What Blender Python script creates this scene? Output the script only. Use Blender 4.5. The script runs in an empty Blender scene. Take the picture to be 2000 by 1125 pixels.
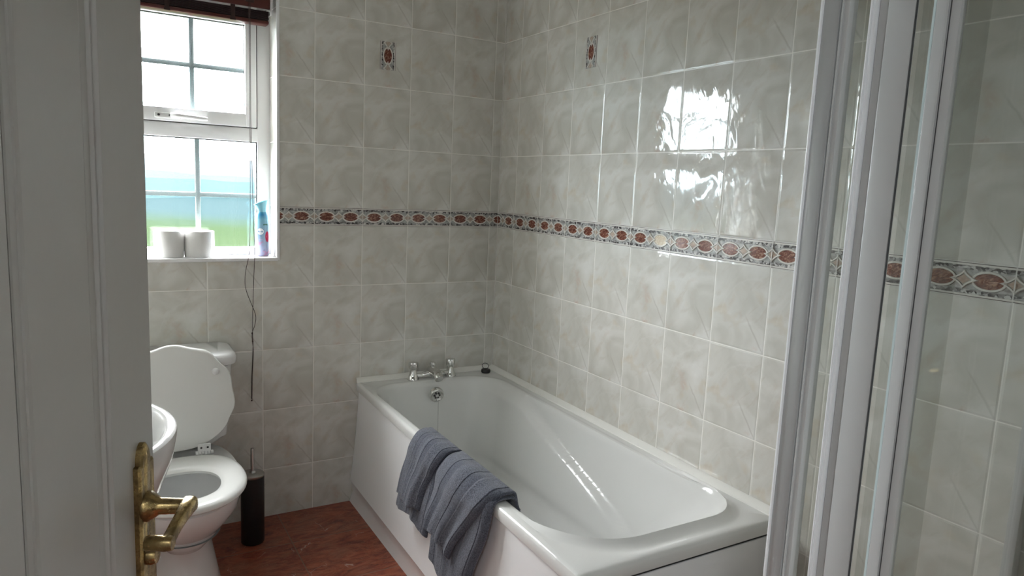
import bpy, bmesh, math, random
from mathutils import Vector, Matrix
random.seed(7)
PI = math.pi
S = bpy.context.scene
C = S.collection

# ------------------------------------------------------------------ camera
def setup_camera():
    cam = bpy.data.cameras.new('camera'); o = bpy.data.objects.new('camera', cam); C.objects.link(o)
    cam.sensor_width = 36; cam.lens = 1378.9/2000*36; cam.clip_start = .02; cam.clip_end = 300
    yaw, p, ro = .5347, -.1414, .0452
    f = Vector((math.sin(yaw)*math.cos(p), math.cos(yaw)*math.cos(p), math.sin(p)))
    r = Vector((math.cos(yaw), -math.sin(yaw), 0)); u = r.cross(f)
    r2 = r*math.cos(ro)+u*math.sin(ro); u2 = -r*math.sin(ro)+u*math.cos(ro)
    m = Matrix((r2, u2, -f)).transposed().to_4x4(); m.translation = (-1.598, -2.853, 1.386)
    o.matrix_world = m; S.camera = o
setup_camera()
S.view_settings.view_transform = 'Standard'; S.view_settings.look = 'None'
S.view_settings.gamma = 1; S.view_settings.exposure = 2.82
try: S.view_settings.use_curve_mapping = False
except Exception: pass

# ------------------------------------------------------------------ daylight: an overcast sky
SKY = 9.0
w = bpy.data.worlds.new('sky'); S.world = w; w.use_nodes = True
nt = w.node_tree; nt.nodes.clear()
out = nt.nodes.new('ShaderNodeOutputWorld'); bg = nt.nodes.new('ShaderNodeBackground')
tc = nt.nodes.new('ShaderNodeTexCoord'); sep = nt.nodes.new('ShaderNodeSeparateXYZ'); cr = nt.nodes.new('ShaderNodeValToRGB')
nt.links.new(tc.outputs['Generated'], sep.inputs[0]); nt.links.new(sep.outputs[2], cr.inputs[0])
e = cr.color_ramp.elements
e[0].position = 0.0; e[0].color = (.62, .78, .86, 1); e[1].position = .25; e[1].color = (.97, .965, .985, 1)
nt.links.new(cr.outputs[0], bg.inputs[0]); bg.inputs[1].default_value = SKY
nt.links.new(bg.outputs[0], out.inputs[0])
# the window opening guides the sky light (a portal gives off no light itself)
pl = bpy.data.lights.new('window_portal', 'AREA'); pl.shape = 'RECTANGLE'; pl.size = .75; pl.size_y = 1.0
po = bpy.data.objects.new('window_portal', pl); C.objects.link(po)
po.location = (-1.362, .215, 1.56); po.rotation_euler = (-PI/2, 0, 0)
try: pl.cycles.is_portal = True
except Exception: pass
# added fill light in the unseen hall, to brighten the bath panel
HALL_W = 3.2

# ------------------------------------------------------------------ node helpers
class V:
    def __init__(s, nt, k): s.nt = nt; s.k = k
    def m(s, op, *a, clamp=False):
        n = s.nt.nodes.new('ShaderNodeMath'); n.operation = op; n.use_clamp = clamp
        for i, x in enumerate((s,)+a):
            if isinstance(x, V): s.nt.links.new(x.k, n.inputs[i])
            else: n.inputs[i].default_value = x
        return V(s.nt, n.outputs[0])
    def __add__(s, o): return s.m('ADD', o)
    __radd__ = __add__
    def __sub__(s, o): return s.m('SUBTRACT', o)
    def __rsub__(s, o): return (s*-1)+o
    def __mul__(s, o): return s.m('MULTIPLY', o)
    __rmul__ = __mul__
    def __truediv__(s, o): return s.m('DIVIDE', o)
    def fl(s): return s.m('FLOOR')
    def fr(s): return s.m('FRACT')
    def ab(s): return s.m('ABSOLUTE')
    def mn(s, o): return s.m('MINIMUM', o)
    def mx(s, o): return s.m('MAXIMUM', o)
    def gt(s, o): return s.m('GREATER_THAN', o)
    def lt(s, o): return s.m('LESS_THAN', o)
    def sq(s): return s.m('SQRT')
    def ss(s, a, b, c=0., d=1.):
        n = s.nt.nodes.new('ShaderNodeMapRange'); n.interpolation_type = 'SMOOTHSTEP'
        s.nt.links.new(s.k, n.inputs[0])
        for i, x in enumerate((a, b, c, d)): n.inputs[i+1].default_value = x
        return V(s.nt, n.outputs[0])
class Mat:
    def __init__(s, name, base=(.8, .8, .8), rough=.4, metal=0., spec=.5, **kw):
        s.m = bpy.data.materials.new(name); s.m.use_nodes = True; s.nt = s.m.node_tree
        s.b = s.nt.nodes['Principled BSDF']; s.o = s.nt.nodes['Material Output']
        s.b.inputs['Base Color'].default_value = (*base, 1); s.b.inputs['Roughness'].default_value = rough
        s.b.inputs['Metallic'].default_value = metal; s.b.inputs['Specular IOR Level'].default_value = spec
        for k, v in kw.items(): s.b.inputs[k.replace('_', ' ')].default_value = v
    def coord(s, kind='Object'):
        n = s.nt.nodes.new('ShaderNodeTexCoord'); return n.outputs[kind]
    def xyz(s, sock):
        n = s.nt.nodes.new('ShaderNodeSeparateXYZ'); s.nt.links.new(sock, n.inputs[0]); return [V(s.nt, n.outputs[i]) for i in range(3)]
    def comb(s, x, y, z=0.):
        n = s.nt.nodes.new('ShaderNodeCombineXYZ')
        for i, a in enumerate((x, y, z)):
            if isinstance(a, V): s.nt.links.new(a.k, n.inputs[i])
            else: n.inputs[i].default_value = a
        return n.outputs[0]
    def noise(s, vec, scale, detail=2., rough=.5, dist=0., dim='3D', w=None):
        n = s.nt.nodes.new('ShaderNodeTexNoise'); n.noise_dimensions = dim
        if vec is not None: s.nt.links.new(vec, n.inputs['Vector'])
        n.inputs['Scale'].default_value = scale; n.inputs['Detail'].default_value = detail
        n.inputs['Roughness'].default_value = rough; n.inputs['Distortion'].default_value = dist
        if w is not None: s.nt.links.new(w.k, n.inputs['W'])
        return V(s.nt, n.outputs[0])
    def white(s, vec):
        n = s.nt.nodes.new('ShaderNodeTexWhiteNoise'); n.noise_dimensions = '2D'; s.nt.links.new(vec, n.inputs['Vector']); return V(s.nt, n.outputs['Value'])
    def voro(s, vec, scale, feat='F1', out='Distance'):
        n = s.nt.nodes.new('ShaderNodeTexVoronoi'); n.feature = feat; s.nt.links.new(vec, n.inputs['Vector']); n.inputs['Scale'].default_value = scale
        return n.outputs[out]
    def mix(s, f, a, b):
        n = s.nt.nodes.new('ShaderNodeMix'); n.data_type = 'RGBA'
        if isinstance(f, V): s.nt.links.new(f.k, n.inputs[0])
        else: n.inputs[0].default_value = f
        for i, x in ((6, a), (7, b)):
            if isinstance(x, tuple): n.inputs[i].default_value = (*x, 1)
            else: s.nt.links.new(x, n.inputs[i])
        return n.outputs[2]
    def ramp(s, f, stops):
        n = s.nt.nodes.new('ShaderNodeValToRGB'); s.nt.links.new(f.k, n.inputs[0]); el = n.color_ramp.elements
        while len(el) < len(stops): el.new(.5)
        for q, (p, c) in zip(el, stops): q.position = p; q.color = (*c, 1)
        return n.outputs[0]
    def col(s, sock): s.nt.links.new(sock, s.b.inputs['Base Color'])
    def rgh(s, v): s.nt.links.new(v.k, s.b.inputs['Roughness'])
    def bump(s, h, dist=.001, strength=1.):
        n = s.nt.nodes.new('ShaderNodeBump'); n.inputs['Strength'].default_value = strength; n.inputs['Distance'].default_value = dist
        s.nt.links.new(h.k, n.inputs['Height']); s.nt.links.new(n.outputs[0], s.b.inputs['Normal'])

TW, TH, ZB, BH = .2, .2492, 1.2, .0714     # wall tile width, height, border height and thickness
def tile_material():
    M = Mat('glazed_marbled_wall_tile', rough=.05, spec=.42)
    u, v, _ = M.xyz(M.coord('UV'))
    tu = u/TW; fu = tu.fr(); iu = tu.fl()
    ab = v.gt(ZB+BH/2); vv = (v-ZB-ab*BH)/TH; fv = vv.fr(); iv = vv.fl()
    du = fu.mn(1-fu)*TW; dv = fv.mn(1-fv)*TH; d = du.mn(dv)
    g = d.ss(.0010, .0018, 1., 0.)
    h = M.white(M.comb(iu, iv)); h2 = M.white(M.comb(iu+31.7, iv+11.3)); h3 = M.white(M.comb(iu-7.1, iv+53.))
    var = (h*3).fl()*7.3
    p = M.comb(fu*.8, fv, var)
    n1 = M.noise(p, 2.2, 3.5, .5, .7)
    n2 = M.noise(M.comb(fu*.8+(1-fv)*.8, fv*.5, var+3.), 5.5, 4, .6, 1.2)
    n3 = M.noise(M.comb(fu*.8, fv, var+9.), 3.2, 2, .5)
    n4 = M.noise(M.comb(fu*.8, fv, var+19.), 9, 5, .65, .4)
    base = M.ramp(n1, [(.3, (.575, .56, .505)), (.5, (.675, .66, .61)), (.72, (.765, .755, .72))])
    base = M.mix(n2.ss(.54, .72, 0., .34), base, (.53, .475, .40))
    lower = fv.ss(.75, .1, 0., 1.)
    base = M.mix(n3.ss(.56, .72)*lower*n4.ss(.38, .6)*.62, base, (.56, .39, .31))
    base = M.mix(M.noise(M.comb(fu*.8, fv, var+29.), 4, 2).ss(.58, .74)*.4, base, (.60, .51, .38))
    # diagonal crease, lower right
    wob = (M.noise(p, 9, 2)-.5)*.05
    t = (fu-.58)/.40
    line = ((fv - (.45-t*.43)+wob).ab()).ss(.0, .030, 1., 0.)*t.ss(0., .35)*t.ss(1.08, .9)
    base = M.mix(line*.42, base, (.42, .39, .34))
    # curved veins, upper left
    cx = fu-.78; cy = fv-.28; rr = ((cx*cx)*.8+cy*cy).sq()+wob
    arc = (rr-.56).ab().ss(0., .02, 1., 0.)*cx.lt(.1)*cy.gt(.1)
    base = M.mix(arc*.14, base, (.80, .79, .76))
    arc2 = (rr-.47).ab().ss(0., .06, 1., 0.)*cx.ss(-.1, -.3)*cy.gt(.0)
    base = M.mix(arc2*.28*n4.ss(.35, .6), base, (.56, .48, .39))
    base = M.mix(g, base, (.88, .86, .81))
    M.col(base)
    M.rgh(g*.45+.045)
    # pillowed edge, slow waviness in the glaze and a slight tilt of every tile
    wave = M.noise(M.comb(u+h*40, v*.6+h2*40, 0.), 9.5, 1.5, .5, 1.4)
    wave2 = M.noise(M.comb((u+v*.35)*1.5+h2*9, v*.45+h*9, 2.), 26, 2, .5, 1.2)
    fine = M.noise(M.comb(u, v, 0.), 70, 1, .5)
    ed = d.ss(.0010, .0065)
    hh = ed*.55 + wave*(h3*.6+.5)*1.7 + wave2*.16 + fine*.022 + (h-.5)*fu*1.0 + (h2-.5)*fv*1.2
    M.bump(hh, .0012, 1.)
    return M.m
def simple(name, base, rough=.4, metal=0., spec=.5, bump=None, **kw):
    M = Mat(name, base, rough, metal, spec, **kw)
    if bump: M.bump(M.noise(M.coord(), bump[0], 3), bump[1])
    return M.m
def porcelain(name, base, rough):
    M = Mat(name, base, rough, 0, .5); n = M.noise(M.coord(), 3, 3)
    M.col(M.mix(n.ss(.35, .65), tuple(c*.975 for c in base), base)); return M.m
def floor_material():
    M = Mat('red_brown_marbled_vinyl', rough=.28, spec=.45)
    x, y, z = M.xyz(M.coord())
    T = .33; tx = (x+.99)/T; ty = (y+.262)/T
    fx = tx.fr(); fy = ty.fr(); d = (fx.mn(1-fx)).mn(fy.mn(1-fy))*T
    h = M.white(M.comb(tx.fl(), ty.fl()))
    p = M.comb(x*1.0+h*9, y*2.6, h*5)
    n = M.noise(p, 9, 8, .68, 1.6)
    n2 = M.noise(M.comb(x, y*1.5, h*9), 4.5, 4, .6, .5)
    c = M.ramp(n, [(.28, (.07, .014, .009)), (.42, (.21, .045, .024)), (.56, (.36, .095, .048)), (.75, (.45, .16, .09))])
    c = M.mix(n2.ss(.5, .72, 0., .6), c, (.28, .125, .08))
    n3 = M.noise(M.comb(x+y*.35, y*3.2, h*3), 6, 6, .7, 2.4)
    c = M.mix((n3-.5).ab().ss(0., .018, .6, 0.), c, (.42, .22, .14))
    # short white crack marks
    q = M.comb(x*1.6+M.noise(M.comb(x, y), 30, 2)*.05, y*.8+M.noise(M.comb(y, x), 22, 2)*.07, h*4)
    e_ = V(M.nt, M.voro(q, 6.5, 'DISTANCE_TO_EDGE'))
    k = e_.ss(0., .012, 1., 0.)*M.noise(M.comb(x, y, 3.), 11, 2).ss(.54, .62)
    c = M.mix(k*.8, c, (.55, .45, .38))
    c = M.mix(d.ss(.0012, .003, .75, 0.), c, (.22, .16, .12))
    M.col(c); M.bump(n*.3+d.ss(0., .003), .0006, .6); return M.m
def mosaic_material():
    M = Mat('border_mosaic_chips', rough=.16, spec=.6)
    u, v, _ = M.xyz(M.coord('UV'))
    a = V(M.nt, M.voro(M.comb(u, v*1.4), 135, 'F1', 'Color'))
    n = M.noise(M.comb(u, v), 60, 3)
    c = M.ramp(a, [(.2, (.035, .028, .028)), (.42, (.20, .185, .18)), (.62, (.42, .41, .40)), (.85, (.68, .66, .63))])
    mid = (v.ab()).ss(.017, .024)      # calmer marble around the motifs, chips towards the edges
    c = M.mix(mid, M.ramp(n, [(.35, (.26, .26, .25)), (.65, (.50, .50, .48))]), c)
    M.col(c); M.bump(a, .0012, .8); return M.m
def oval_material(name, dk, md, lt):
    M = Mat(name, rough=.12, spec=.6); u, v, _ = M.xyz(M.coord('UV'))
    n = M.noise(M.comb(u*.8+v*.9, v*2.2-u*1.2, (u*10).fl()), 55, 4, .6, 1.5)
    M.col(M.ramp(n, [(.3, dk), (.50, md), (.66, lt)])); return M.m

mt = dict(
    tile=tile_material(), floor=floor_material(), mosaic=mosaic_material(),
    oval=oval_material('border_red_brown_oval', (.06, .014, .010), (.17, .050, .032), (.46, .27, .19)),
    oval_pale=oval_material('border_cream_oval', (.5, .38, .26), (.66, .56, .42), (.75, .68, .58)),
    tan=oval_material('border_tan_lozenge', (.38, .28, .22), (.46, .36, .29), (.55, .46, .38)),
    cream=simple('border_cream_relief', (.72, .69, .64), .15, spec=.6),
    hair=simple('border_dark_line', (.16, .13, .12), .3),
    grey_fill=simple('border_grey_fill', (.42, .41, .37), .2),
    grout=simple('pale_grout', (.72, .70, .66), .6),
    acrylic=porcelain('white_bath_acrylic', (.77, .77, .745), .12),
    panel=simple('white_bath_panel', (.90, .90, .90), .3),
    gap=simple('panel_gap_shade', (.03, .03, .03), .8),
    ceramic=porcelain('white_glazed_ceramic', (.80, .80, .79), .08),
    plastic=simple('white_plastic', (.80, .80, .79), .3),
    seat=simple('painted_white_toilet_seat', (.80, .80, .77), .22),
    caulk=simple('white_sealing_strip', (.85, .84, .79), .3),
    upvc=simple('white_window_plastic', (.86, .86, .86), .25),
    bar=simple('pale_grey_glazing_bar', (.36, .42, .42), .4),
    gasket=simple('dark_rubber_gasket', (.05, .05, .05), .6),
    chrome=simple('chrome', (.72, .72, .70), .07, 1.),
    steel=simple('brushed_steel', (.45, .44, .42), .3, 1.),
    black=simple('black_plastic', (.008, .008, .009), .45),
    brass=Mat('aged_brass', (.40, .27, .10), .3, 1.).m,
    wall_paint=simple('white_wall_paint', (.70, .69, .66), .6),
    ceil=simple('white_ceiling_paint', (.78, .78, .76), .7),
    doorp=simple('shade_greyed_white_door_paint', (.43, .42, .395), .33, bump=(40, .0003)),  # white paint greyed, the door's shade put into its colour
    blind=simple('dark_brown_stained_slat', (.022, .008, .008), .35),
    valance=simple('red_brown_stained_wood', (.085, .018, .014), .3),
    cord=simple('dark_red_brown_cord', (.035, .015, .012), .7),
    alu=simple('satin_white_aluminium', (.52, .53, .53), .3, .35),
    alu2=simple('white_coated_profile', (.52, .52, .51), .28),
    bright=simple('polished_aluminium_edge', (.92, .93, .94), .25, 0.),
    paper=simple('white_tissue_paper', (.82, .81, .79), .9, bump=(120, .0006)),
    card=simple('brown_cardboard', (.42, .33, .24), .9),
    soil=simple('grass_dark', (.02, .05, .015), .9),
)
def brass_detail():
    M = Mat('aged_brass_worn', (.40, .27, .10), .28, 1.)
    n = M.noise(M.coord(), 45, 5, .65)
    M.col(M.mix(n.ss(.4, .65), (.42, .30, .13), (.19, .135, .065))); M.rgh(n.ss(.3, .7, .18, .42)); mt['brass'] = M.m
brass_detail()
def towel_material():
    M = Mat('slate_grey_terry_cotton', rough=.95, spec=.15, Sheen_Weight=.25, Sheen_Roughness=.5)
    u, v, _ = M.xyz(M.coord('UV'))
    st = (u*3.2).fr(); band = st.ss(.30, .36)*st.ss(.98, .92)       # lengthwise terry bands between flat weave
    n = M.noise(M.coord(), 300, 3, .7); n2 = M.noise(M.coord(), 30, 3)
    c = M.mix(band, (.115, .124, .158), (.17, .182, .225))
    c = M.mix(n.ss(.38, .62), c, M.mix(.8, c, (.025, .029, .04)))
    c = M.mix(n2.ss(.4, .7, 0., .3), c, (.13, .14, .17))
    M.col(c)
    M.bump(n*(band*.8+.25)+band*1.1, .0028, 1.); return M.m
mt['towel'] = towel_material()
def glass_material(name, tint, frost, gl=.10):
    m = bpy.data.materials.new(name); m.use_nodes = True; n = m.node_tree; n.nodes.clear()
    o = n.nodes.new('ShaderNodeOutputMaterial'); tr = n.nodes.new('ShaderNodeBsdfTransparent'); tr.inputs[0].default_value = (*tint, 1)
    last = tr.outputs[0]
    if frost:
        tl = n.nodes.new('ShaderNodeBsdfTranslucent'); tl.inputs[0].default_value = (.85, .92, .92, 1)
        mx = n.nodes.new('ShaderNodeMixShader'); tcn = n.nodes.new('ShaderNodeTexCoord')
        no = n.nodes.new('ShaderNodeTexNoise'); no.inputs['Scale'].default_value = 400; no.inputs['Detail'].default_value = 3
        mr = n.nodes.new('ShaderNodeMapRange'); mr.inputs[1].default_value = .35; mr.inputs[2].default_value = .65
        mr.inputs[3].default_value = frost*.3; mr.inputs[4].default_value = frost*1.7
        n.links.new(tcn.outputs['Object'], no.inputs['Vector']); n.links.new(no.outputs[0], mr.inputs[0]); n.links.new(mr.outputs[0], mx.inputs[0])
        mc = n.nodes.new('ShaderNodeMix'); mc.data_type = 'RGBA'; mc.inputs[6].default_value = (*[c*.72 for c in tint], 1); mc.inputs[7].default_value = (*tint, 1)
        mr2 = n.nodes.new('ShaderNodeMapRange'); mr2.inputs[1].default_value = .35; mr2.inputs[2].default_value = .65; n.links.new(no.outputs[0], mr2.inputs[0])
        n.links.new(mr2.outputs[0], mc.inputs[0]); n.links.new(mc.outputs[2], tr.inputs[0])
        n.links.new(last, mx.inputs[1]); n.links.new(tl.outputs[0], mx.inputs[2]); last = mx.outputs[0]
    gs = n.nodes.new('ShaderNodeBsdfGlossy'); gs.inputs['Roughness'].default_value = .03
    lw = n.nodes.new('ShaderNodeLayerWeight'); lw.inputs[0].default_value = .5; fr = (V(n, lw.outputs['Facing']).m('POWER', 5.)*.93+.045).k
    mx = n.nodes.new('ShaderNodeMixShader'); n.links.new(fr, mx.inputs[0]); n.links.new(last, mx.inputs[1]); n.links.new(gs.outputs[0], mx.inputs[2])
    n.links.new(mx.outputs[0], o.inputs[0]); return m
mt['frosted'] = glass_material('textured_window_glass', (.93, .96, .96), .008)
mt['shower_glass'] = glass_material('clear_shower_glass', (.955, .962, .952), 0)

# ------------------------------------------------------------------ object helpers
def obj(name, bm, mat, parent=None, smooth=True, recalc=True, mods=()):
    if recalc: bmesh.ops.recalc_face_normals(bm, faces=bm.faces)
    me = bpy.data.meshes.new(name); bm.to_mesh(me); bm.free()
    for m in (mat if isinstance(mat, (list, tuple)) else [mat]): me.materials.append(m)
    if smooth: me.polygons.foreach_set('use_smooth', [True]*len(me.polygons))
    o = bpy.data.objects.new(name, me); C.objects.link(o)
    if parent:
        o.parent = parent; o.matrix_parent_inverse = Matrix.Translation(-parent_loc(parent))
    if smooth:
        try: me.set_sharp_from_angle(angle=math.radians(40))
        except Exception: pass
    return o
def parent_loc(p):
    v = Vector(p.location)
    while p.parent: p = p.parent; v += Vector((0, 0, 0))
    return v if True else v
def adopt(o, p):       # meshes are written in room coordinates
    o.parent = p; return o
def thing(name, label, cat, loc, group=None):
    o = bpy.data.objects.new(name, None); C.objects.link(o); o.location = loc; o.empty_display_size = .05
    o['label'] = label; o['category'] = cat
    if group: o['group'] = group
    return o
def part(name, bm, mat, parent, label=None, smooth=True):
    """a part: mesh written in room coordinates, stored relative to the thing's base"""
    base = Vector(parent.location); q = parent.parent
    while q: base += Vector(q.location); q = q.parent
    bmesh.ops.translate(bm, verts=bm.verts, vec=-base)
    o = obj(name, bm, mat, None, smooth); o.parent = parent
    if label: o['label'] = label
    return o
def struct(name, bm, mat, smooth=False, label=None, cat=None, recalc=True):
    o = obj(name, bm, mat, None, smooth, recalc); o['kind'] = 'structure'
    o['label'] = label or name.replace('_', ' '); o['category'] = cat or name.split('_')[0]
    return o
def box(bm, x0, x1, y0, y1, z0, z1, bev=0, mi=0, seg=2):
    r = bmesh.ops.create_cube(bm, size=1)
    for v in r['verts']:
        v.co = Vector((x0+(v.co.x+.5)*(x1-x0), y0+(v.co.y+.5)*(y1-y0), z0+(v.co.z+.5)*(z1-z0)))
    fs = {f for v in r['verts'] for f in v.link_faces}
    for f in fs: f.material_index = mi
    if bev:
        es = {e for v in r['verts'] for e in v.link_edges}
        k = bmesh.ops.bevel(bm, geom=list(es), offset=bev, segments=seg, affect='EDGES', profile=.5)
        for f in k['faces']: f.material_index = mi
    return r
def obox(*a, **k):
    bm = bmesh.new(); box(bm, *a, **k); return bm
def lathe(bm, prof, c=(0, 0, 0), axis='Z', n=32, mi=0, sx=1., sy=1.):
    """prof: (radius, height) pairs"""
    rings = []
    for r, h in prof:
        ring = []
        if r < 1e-6:
            ring = [bm.verts.new((0, 0, h))]
        else:
            for i in range(n):
                a = 2*PI*i/n; ring.append(bm.verts.new((r*sx*math.cos(a), r*sy*math.sin(a), h)))
        rings.append(ring)
    vs = [v for r in rings for v in r]
    for a, b in zip(rings, rings[1:]):
        for i in range(n):
            j = (i+1) % n
            if len(a) == 1 and len(b) == 1: continue
            if len(a) == 1: f = bm.faces.new((a[0], b[i], b[j]))
            elif len(b) == 1: f = bm.faces.new((a[i], a[j], b[0]))
            else: f = bm.faces.new((a[i], a[j], b[j], b[i]))
            f.material_index = mi
    for v in vs:
        x, y, z = v.co
        if axis == 'Y': v.co = Vector((x, z, y))
        elif axis == 'X': v.co = Vector((z, x, y))
        elif isinstance(axis, Matrix): v.co = axis @ v.co
        v.co += Vector(c)
    return vs
def tube(bm, pts, r, n=8, mi=0, caps=True):
    pts = [Vector(p) for p in pts]; rings = []; up = Vector((0, 0, 1))
    rr = r if isinstance(r, (list, tuple)) else [r]*len(pts)
    prev = None
    for i, p in enumerate(pts):
        t = (pts[min(i+1, len(pts)-1)]-pts[max(i-1, 0)]).normalized()
        if prev is None:
            a = t.orthogonal().normalized()
        else:
            a = (prev - t*prev.dot(t)).normalized()
        prev = a; b = t.cross(a)
        rings.append([bm.verts.new(p+(a*math.cos(2*PI*k/n)+b*math.sin(2*PI*k/n))*rr[i]) for k in range(n)])
    for a, b in zip(rings, rings[1:]):
        for k in range(n):
            f = bm.faces.new((a[k], a[(k+1) % n], b[(k+1) % n], b[k])); f.material_index = mi
    if caps:
        for q in (rings[0], rings[-1]):
            f = bm.faces.new(q); f.material_index = mi
def spline(pts, n=6):
    pts = [Vector(p) for p in pts]; o = []
    for i in range(len(pts)-1):
        p0, p1, p2, p3 = pts[max(i-1, 0)], pts[i], pts[i+1], pts[min(i+2, len(pts)-1)]
        for k in range(n):
            t = k/n
            o.append(.5*((2*p1)+(p2-p0)*t+(2*p0-5*p1+4*p2-p3)*t*t+(-p0+3*p1-3*p2+p3)*t**3))
    o.append(pts[-1]); return o
def loft(bm, rings, cap0=False, cap1=False, mi=0, closed=True):
    R = [[bm.verts.new(p) for p in r] for r in rings]; n = len(R[0])
    for a, b in zip(R, R[1:]):
        for k in range(n if closed else n-1):
            f = bm.faces.new((a[k], a[(k+1) % n], b[(k+1) % n], b[k])); f.material_index = mi
    if cap0: bm.faces.new(R[0]).material_index = mi
    if cap1: bm.faces.new(R[-1]).material_index = mi
    return R
def smst(x, a, b):
    t = max(0, min(1, (x-a)/(b-a))); return t*t*(3-2*t)
def lerp(a, b, t): return a+(b-a)*t

# ------------------------------------------------------------------ the room
XL, YF, YD, ZC = -1.90, -2.98, -2.72, 2.40           # left wall, shower front wall, doorway wall, ceiling
WX0, WX1, WZ0, WZ1 = -1.735, -.988, 1.06, 2.06       # window opening
W0, R0 = .045, .1505
def wall_quads(bm, rects, place, uvo, n):
    uv = bm.loops.layers.uv.verify()
    for a0, a1, z0, z1 in rects:
        vs = [bm.verts.new(place(a, z)) for a, z in ((a0, z0), (a1, z0), (a1, z1), (a0, z1))]
        f = bm.faces.new(vs); f.normal_update()
        if f.normal.dot(Vector(n)) < 0: f.normal_flip()
        for l in f.loops:
            co = l.vert.co; l[uv].uv = uvo(co)
def wall(name, rects, place, uvo, n, thick, lab):
    """tiled skin with the wall body behind it"""
    bm = bmesh.new(); wall_quads(bm, rects, place, uvo, n)
    k = len(bm.faces)
    nn = Vector(n)
    for a0, a1, z0, z1 in rects:      # body
        p = [place(a0, z0), place(a1, z1)]
        q = [Vector(p[0])-nn*.004, Vector(p[1])-nn*thick]
        lo = [min(q[0][i], q[1][i]) for i in range(3)]; hi = [max(q[0][i], q[1][i]) for i in range(3)]
        box(bm, lo[0], hi[0], lo[1], hi[1], lo[2], hi[2], mi=1)
    me = bpy.data.meshes.new(name); bm.to_mesh(me); bm.free(); me.materials.append(mt['tile']); me.materials.append(mt['wall_paint'])
    o = bpy.data.objects.new(name, me); C.objects.link(o); o['kind'] = 'structure'; o['label'] = lab; o['category'] = 'wall'; return o
bk = lambda co: (co[0]+W0, co[2])
wall('wall_back', [(XL, WX0, 0, ZC), (WX1, 0, 0, ZC), (WX0, WX1, 0, WZ0), (WX0, WX1, WZ1, ZC)],
     lambda a, z: (a, 0, z), bk, (0, -1, 0), .19, 'cream marbled tile wall behind the bath taps, with the window in it')
wall('wall_right', [(YF, 0, 0, ZC)], lambda a, z: (0, a, z), lambda co: (-co[1]-R0, co[2]), (-1, 0, 0), .12,
     'cream marbled tile wall along the bath, reflecting the window')
wall('wall_left', [(YD, 0, 0, ZC)], lambda a, z: (XL, a, z), lambda co: (co[1]+.05, co[2]), (1, 0, 0), .12, 'tiled wall behind the wash basin')
DX0, DX1, DZ = -1.90, -1.06, 2.03
wall('wall_front', [(DX1, -.80, 0, ZC), (DX0, DX1, DZ, ZC)], lambda a, z: (a, YD, z), lambda co: (co[0], co[2]), (0, 1, 0), .12, 'tiled wall around the doorway')
wall('wall_shower', [(-.80, 0, 0, ZC)], lambda a, z: (a, YF, z), lambda co: (co[0], co[2]), (0, 1, 0), .1, 'tiled wall at the end of the shower')
wall('wall_shower_side', [(YF, YD, 0, ZC)], lambda a, z: (-.80, a, z), lambda co: (co[1], co[2]), (1, 0, 0), .04, 'short tiled return wall beside the shower')
# hall behind the doorway
bm = bmesh.new()
box(bm, -2.9, .2, -4.4, -4.3, 0, ZC); box(bm, -3.0, -2.9, -4.4, -2.84, 0, ZC); box(bm, -2.9, XL-.0, -2.84, -2.72, 0, ZC)
box(bm, .12, .22, -4.4, -2.98, 0, ZC); box(bm, -.84, .12, -3.18, -3.08, 0, ZC)
struct('wall_hall', bm, mt['wall_paint'], label='plain painted hall walls behind the camera', cat='wall')
struct('floor', obox(-2.9, .0, -4.3, 0, -.05, 0), mt['floor'], label='red-brown marbled tile-pattern floor between toilet and bath', cat='floor')
struct('ceiling', obox(-3.0, .2, -4.4, .25, ZC, ZC+.06), mt['ceil'], label='white ceiling', cat='ceiling')
lamp = bpy.data.lights.new('hall_fill_light', 'AREA'); lamp.shape = 'DISK'; lamp.size = .35; lamp.energy = HALL_W; lamp.color = (.88, .94, 1)  # added fill, placed to graze the door
lo = bpy.data.objects.new('hall_fill_light', lamp); C.objects.link(lo); lo.location = (-2.3, -3.7, 2.36)

# window reveal, tiled sides and white bead round the opening
RD = .125
bm = bmesh.new(); uvl = bm.loops.layers.uv.verify()
def quad(bm, co, uvf, mi=0):
    f = bm.faces.new([bm.verts.new(c) for c in co]); f.material_index = mi; f.normal_update()
    if f.normal.dot(Vector((-1.36, .1, 1.5))-f.calc_center_median()) < 0: f.normal_flip()
    for l in f.loops: l[uvl].uv = uvf(l.vert.co)
for x in (WX0+.0012, WX1-.0012): quad(bm, [(x, 0, WZ0), (x, RD+.1, WZ0), (x, RD+.1, WZ1), (x, 0, WZ1)], lambda c: (c[1]+.03, c[2]))
quad(bm, [(WX0, 0, WZ1), (WX1, 0, WZ1), (WX1, RD+.1, WZ1), (WX0, RD+.1, WZ1)], lambda c: (c[0], c[1]+2.0))
struct('trim_1', bm, mt['tile'], recalc=False, label='tiled window reveal', cat='trim')
bm = bmesh.new(); bw = .009
box(bm, WX1-.003, WX1+bw, -.004, .006, WZ0, WZ1+bw, .002)
box(bm, WX0-bw, WX0+.003, -.004, .006, WZ0, WZ1+bw, .002); box(bm, WX0-bw, WX1+bw, -.004, .006, WZ1-.003, WZ1+bw, .002)
struct('trim_2', bm, mt['upvc'], True, label='white plastic bead round the window opening', cat='trim')

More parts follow.
